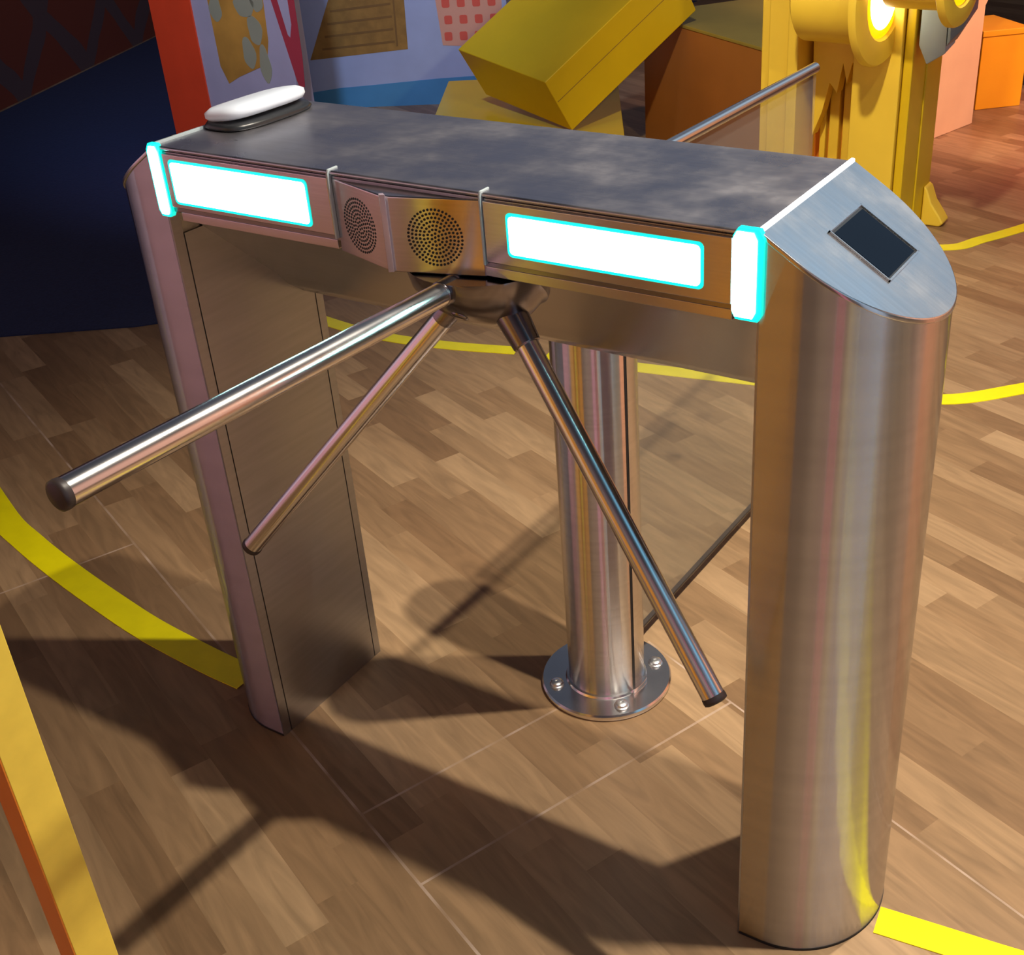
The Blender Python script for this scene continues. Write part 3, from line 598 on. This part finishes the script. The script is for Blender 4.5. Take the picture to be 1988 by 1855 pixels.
# blue face box
BF = panel('printed_box', (-2.9, 3.35), (-2.06, 3.8225), 0.35, 1.0, 'big pale blue box with a brown frame and coral squares, left of the tilted block', 'box', 'blue_face')
motif(BF, [(-0.002, 0.0), (0.95, 0.0), (0.95, 0.128), (0.62, 0.118), (0.30, 0.100), (0.15, 0.093), (0.013, 0.077), (-0.002, 0.07)], 'blue_band', 'lower_band')
motif(BF, [(0.030, 0.224), (0.492, 0.256), (0.50, 0.50), (0.47, 0.78), (0.22, 0.76), (0.16, 0.50)], 'frame_brown', 'brown_frame')
for k in range(7):
    z = 0.275 + k * 0.055; xl = 0.075 + (z - 0.224) * 0.36
    motif(BF, [(xl, z - 0.010), (0.435, z + 0.012), (0.435, z + 0.022), (xl, z)], 'frame_dark', 'stripe', 0.0016)
motif(BF, [(0.440, 0.27), (0.448, 0.27), (0.455, 0.50), (0.44, 0.75), (0.432, 0.75), (0.447, 0.50)], 'frame_dark', 'stripe', 0.0018)
motif(BF, [(0.656, 0.266), (0.94, 0.245), (0.945, 0.80), (0.63, 0.80), (0.641, 0.464)], 'peach_print', 'peach_patch')
for i in range(4):
    for k in range(7):
        x = 0.668 + i * 0.070 + 0.006 * (k % 2); z = 0.285 + k * 0.072
        if x < 0.93: motif(BF, rrect(x, x + 0.036, z, z + 0.038, 0.008, 3), 'coral', 'coral_square', 0.0016)

# yellow machine
MX0, MX1, MY = -0.315, 0.168, 2.62
T9 = empty('yellow_machine', (-0.07, 2.75, 0), 'tall yellow machine with round lit lenses and upright columns, at the top right', 'machine')
def mpart(name, mat, x0, x1, y0, y1, z0, z1, bev=0.004, par=None, lab=None):
    bm = bmesh.new(); box(bm, x0 + 0.07, x1 + 0.07, y0 - 2.75, y1 - 2.75, z0, z1); o = link(name, bm, mat, par or T9, bevel=bev)
    if lab: o['label'] = lab
    return o
mpart('column', 'yellow', -0.315, -0.285, 2.66, 2.90, 0, 1.15)
mpart('column', 'yellow', -0.283, -0.215, 2.64, 2.88, 0, 1.35)
mpart('column', 'yellow', -0.213, -0.178, 2.62, 2.86, 0, 1.35)
mpart('back_panel', 'orange_paint', -0.178, 0.02, 2.80, 2.86, 0, 1.2, lab='orange brown back panel')
for x0, x1, y in ((-0.150, -0.130, 2.77), (-0.118, -0.085, 2.765), (-0.075, -0.050, 2.77), (-0.04, -0.024, 2.775), (-0.016, -0.006, 2.775)):
    mpart('rib', 'yellow', x0, x1, y, 2.81, 0, 0.52)
mpart('column', 'yellow', 0.0, 0.145, 2.615, 2.80, 0, 1.35)
mpart('side_column', 'mustard', 0.148, 0.176, 2.63, 2.77, 0, 1.25); mpart('side_column', 'mustard', 0.150, 0.180, 2.773, 2.93, 0, 1.25)
mpart('crossbar', 'yellow', -0.178, 0.0, 2.70, 2.80, 0.90, 1.02)
# funnel under the drum
bm = bmesh.new(); prism(bm, [(-0.16, 0.62), (0.005, 0.60), (0.005, 0.50), (-0.03, 0.535), (-0.045, 0.47), (-0.06, 0.53), (-0.075, 0.44), (-0.10, 0.47), (-0.12, 0.38), (-0.15, 0.30)], 2.70, 2.755, axis='y')
bmesh.ops.translate(bm, verts=bm.verts[:], vec=(0.07, -2.75, 0)); link('apron', bm, 'yellow', T9, bevel=0.002)
# drum with lens
def lens(cx, cy, cz, r, L_, drum=True):
    c = Vector((cx + 0.07, cy - 2.75, cz)); axv = Vector((1, -0.12, 0)).normalized()
    bm = bmesh.new(); lathe(bm, [(r * 0.58, 0.004), (r * 0.62, 0.012), (r * 0.80, 0.014), (r * 0.97, 0.008), (r, 0.0), (r, -0.012), (r * 0.9, -0.02), (0.0, -0.02)], c, axv, n=72); ring = link('lens_ring', bm, 'yellow', T9); autosmooth(ring, 40)
    bm = bmesh.new(); lathe(bm, [(r * 0.60, 0.002), (r * 0.52, 0.007), (r * 0.44, 0.006)], c, axv, n=60); link('amber_rim', bm, 'lamp_amber', ring)
    bm = bmesh.new(); lathe(bm, [(r * 0.46, 0.006), (r * 0.3, 0.010), (0.0, 0.012)], c, axv, n=60); link('lit_lens', bm, 'lamp_white', ring)
    if drum:
        bm = bmesh.new(); lathe(bm, [(r * 0.70, -0.02), (r * 0.70, -L_), (r * 0.64, -L_ - 0.008), (0.0, -L_ - 0.008)], c, axv, n=60); autosmooth(link('drum', bm, 'yellow', T9), 40)
lens(0.098, 2.54, 0.752, 0.185, 0.22)
lens(0.330, 2.48, 0.833, 0.136, 0.19)
# foot bracket
bm = bmesh.new(); prism(bm, [(0.0, 0.0), (0.062, 0.0), (0.075, 0.012), (0.060, 0.035), (0.030, 0.075), (0.012, 0.12), (0.0, 0.13)], 2.86, 2.93, axis='y'); bmesh.ops.translate(bm, verts=bm.verts[:], vec=(0.181 + 0.07, -2.75, 0)); link('foot', bm, 'yellow', T9, bevel=0.006)
# grey shell hanging on the machine's right side
T10 = empty('grey_shell', (0.184, 2.64, 0.56), 'grey blue faceted shell on the right side of the yellow machine', 'shell')
def hull(bm, pts):
    for q in pts: bm.verts.new(q)
    bmesh.ops.convex_hull(bm, input=bm.verts[:]); return bm
bm = bmesh.new(); hull(bm, [(0.002, 0, 0.05), (0.032, -0.01, 0.0), (0.078, 0.01, 0.03), (0.002, 0, 0.17), (0.075, 0.01, 0.19), (0.002, 0.12, 0.06), (0.075, 0.12, 0.04), (0.002, 0.12, 0.19), (0.075, 0.12, 0.20)]); link('front_shell', bm, 'grey_blue', T10, bevel=0.003)
bm = bmesh.new(); hull(bm, [(0.079, 0.01, 0.05), (0.090, 0.0, 0.065), (0.115, 0.03, 0.095), (0.130, 0.05, 0.14), (0.130, 0.05, 0.22), (0.079, 0.01, 0.25), (0.079, 0.12, 0.05), (0.130, 0.12, 0.14), (0.130, 0.12, 0.24), (0.079, 0.12, 0.26)]); link('rear_shell', bm, 'navy', T10, bevel=0.003)['label'] = 'darker slate rear part'
# peach panel, orange box, red board
dd = Vector((0.065, 0.237)).normalized()
T11 = empty('peach_panel', (-0.095, 3.83, 0), 'tall peach coloured board panel right of the yellow machine', 'panel', rz=math.atan2(dd.y, dd.x))
bm = bmesh.new(); box(bm, 0, 0.345, 0.0, 0.10, 0, 1.3); link('board', bm, 'peach', T11, bevel=0.003)
bm = bmesh.new(); prism(bm, [(0.30, 0.42), (0.35, 0.42), (0.52, 0.62), (0.62, 0.80), (0.62, 1.25), (0.30, 1.25)], 0.02, 0.08, axis='y'); link('slanted_wing', bm, 'peach', T11, bevel=0.003)
dd = Vector((0.158, 0.152)).normalized()
T12 = empty('orange_box', (-0.050, 4.377, 0), 'bright orange box on the floor at the far right, beside the peach panel', 'box', rz=math.atan2(dd.y, dd.x))
bm = bmesh.new(); box(bm, 0, 0.212, 0, 0.30, 0, 0.30); link('body', bm, 'orange_box', T12, bevel=0.003)
bm = bmesh.new(); box(bm, -0.004, 0.216, -0.004, 0.304, 0.30, 0.325); link('lid', bm, 'orange_box', T12, bevel=0.003)
T13 = empty('red_board', (0.15, 4.75, 0), 'dark red board standing behind the orange box at the top right corner', 'board', rz=0.35)
bm = bmesh.new(); box(bm, -0.05, 0.9, 0.1, 0.16, 0, 1.4); link('board', bm, 'red', T13, bevel=0.003)

# unseen reflector boards, added to colour the polished steel
T14 = empty('pink_reflector', (-2.6, -2.3, 0), 'pale pink screen standing left of the camera', 'screen', rz=math.radians(-40))
bm = bmesh.new(); box(bm, -1.0, 1.0, -0.04, 0.04, 0.02, 1.9); link('board', bm, 'pink_board', T14, bevel=0.004)
bm = bmesh.new(); box(bm, -0.9, 0.9, -0.14, 0.14, 0.0, 0.02); link('stand', bm, 'navy', T14)
T15 = empty('orange_reflector', (-0.05, -2.6, 0), 'orange screen standing behind the camera', 'screen', rz=math.radians(-8))
bm = bmesh.new(); box(bm, -0.55, 0.45, -0.04, 0.04, 0.02, 1.7); link('board', bm, 'orange_box', T15, bevel=0.004)
bm = bmesh.new(); box(bm, -0.5, 0.4, -0.14, 0.14, 0.0, 0.02); link('stand', bm, 'navy', T15)

def standing(name, x, y, face, w, d_, h, mat, label, cat):
    '''upright board whose broad side faces the point face'''
    v = Vector((face[0] - x, face[1] - y)); t_ = empty(name, (x, y, 0), label, cat, rz=math.atan2(v.y, v.x) + PI / 2)
    bm = bmesh.new(); box(bm, -w / 2, w / 2, 0, d_, 0.02, h); link('board', bm, mat, t_, bevel=0.004)
    bm = bmesh.new(); box(bm, -w / 2 - 0.03, w / 2 + 0.03, -0.03, d_ + 0.03, 0, 0.02); link('foot', bm, 'navy', t_)
    return t_
leg_c = (0.86, 0.08)
standing('slate_board', 2.10, -0.62, leg_c, 0.62, 0.06, 1.7, 'slate_board', 'added slate blue reflector board, unseen right of the camera', 'board')
standing('coral_board', 1.95, 0.85, leg_c, 0.42, 0.06, 1.5, 'coral_board', 'added coral orange reflector board, unseen right of the near turnstile leg', 'board')
standing('pink_strip_reflector', 1.62, -1.22, leg_c, 0.20, 0.06, 1.5, 'pink_strip_reflector', 'narrow pink post standing right behind the camera', 'post')
standing('orange_strip_reflector', 0.345, -1.12, leg_c, 0.24, 0.05, 1.4, 'orange_strip_reflector', 'narrow orange post standing left of the camera', 'post')
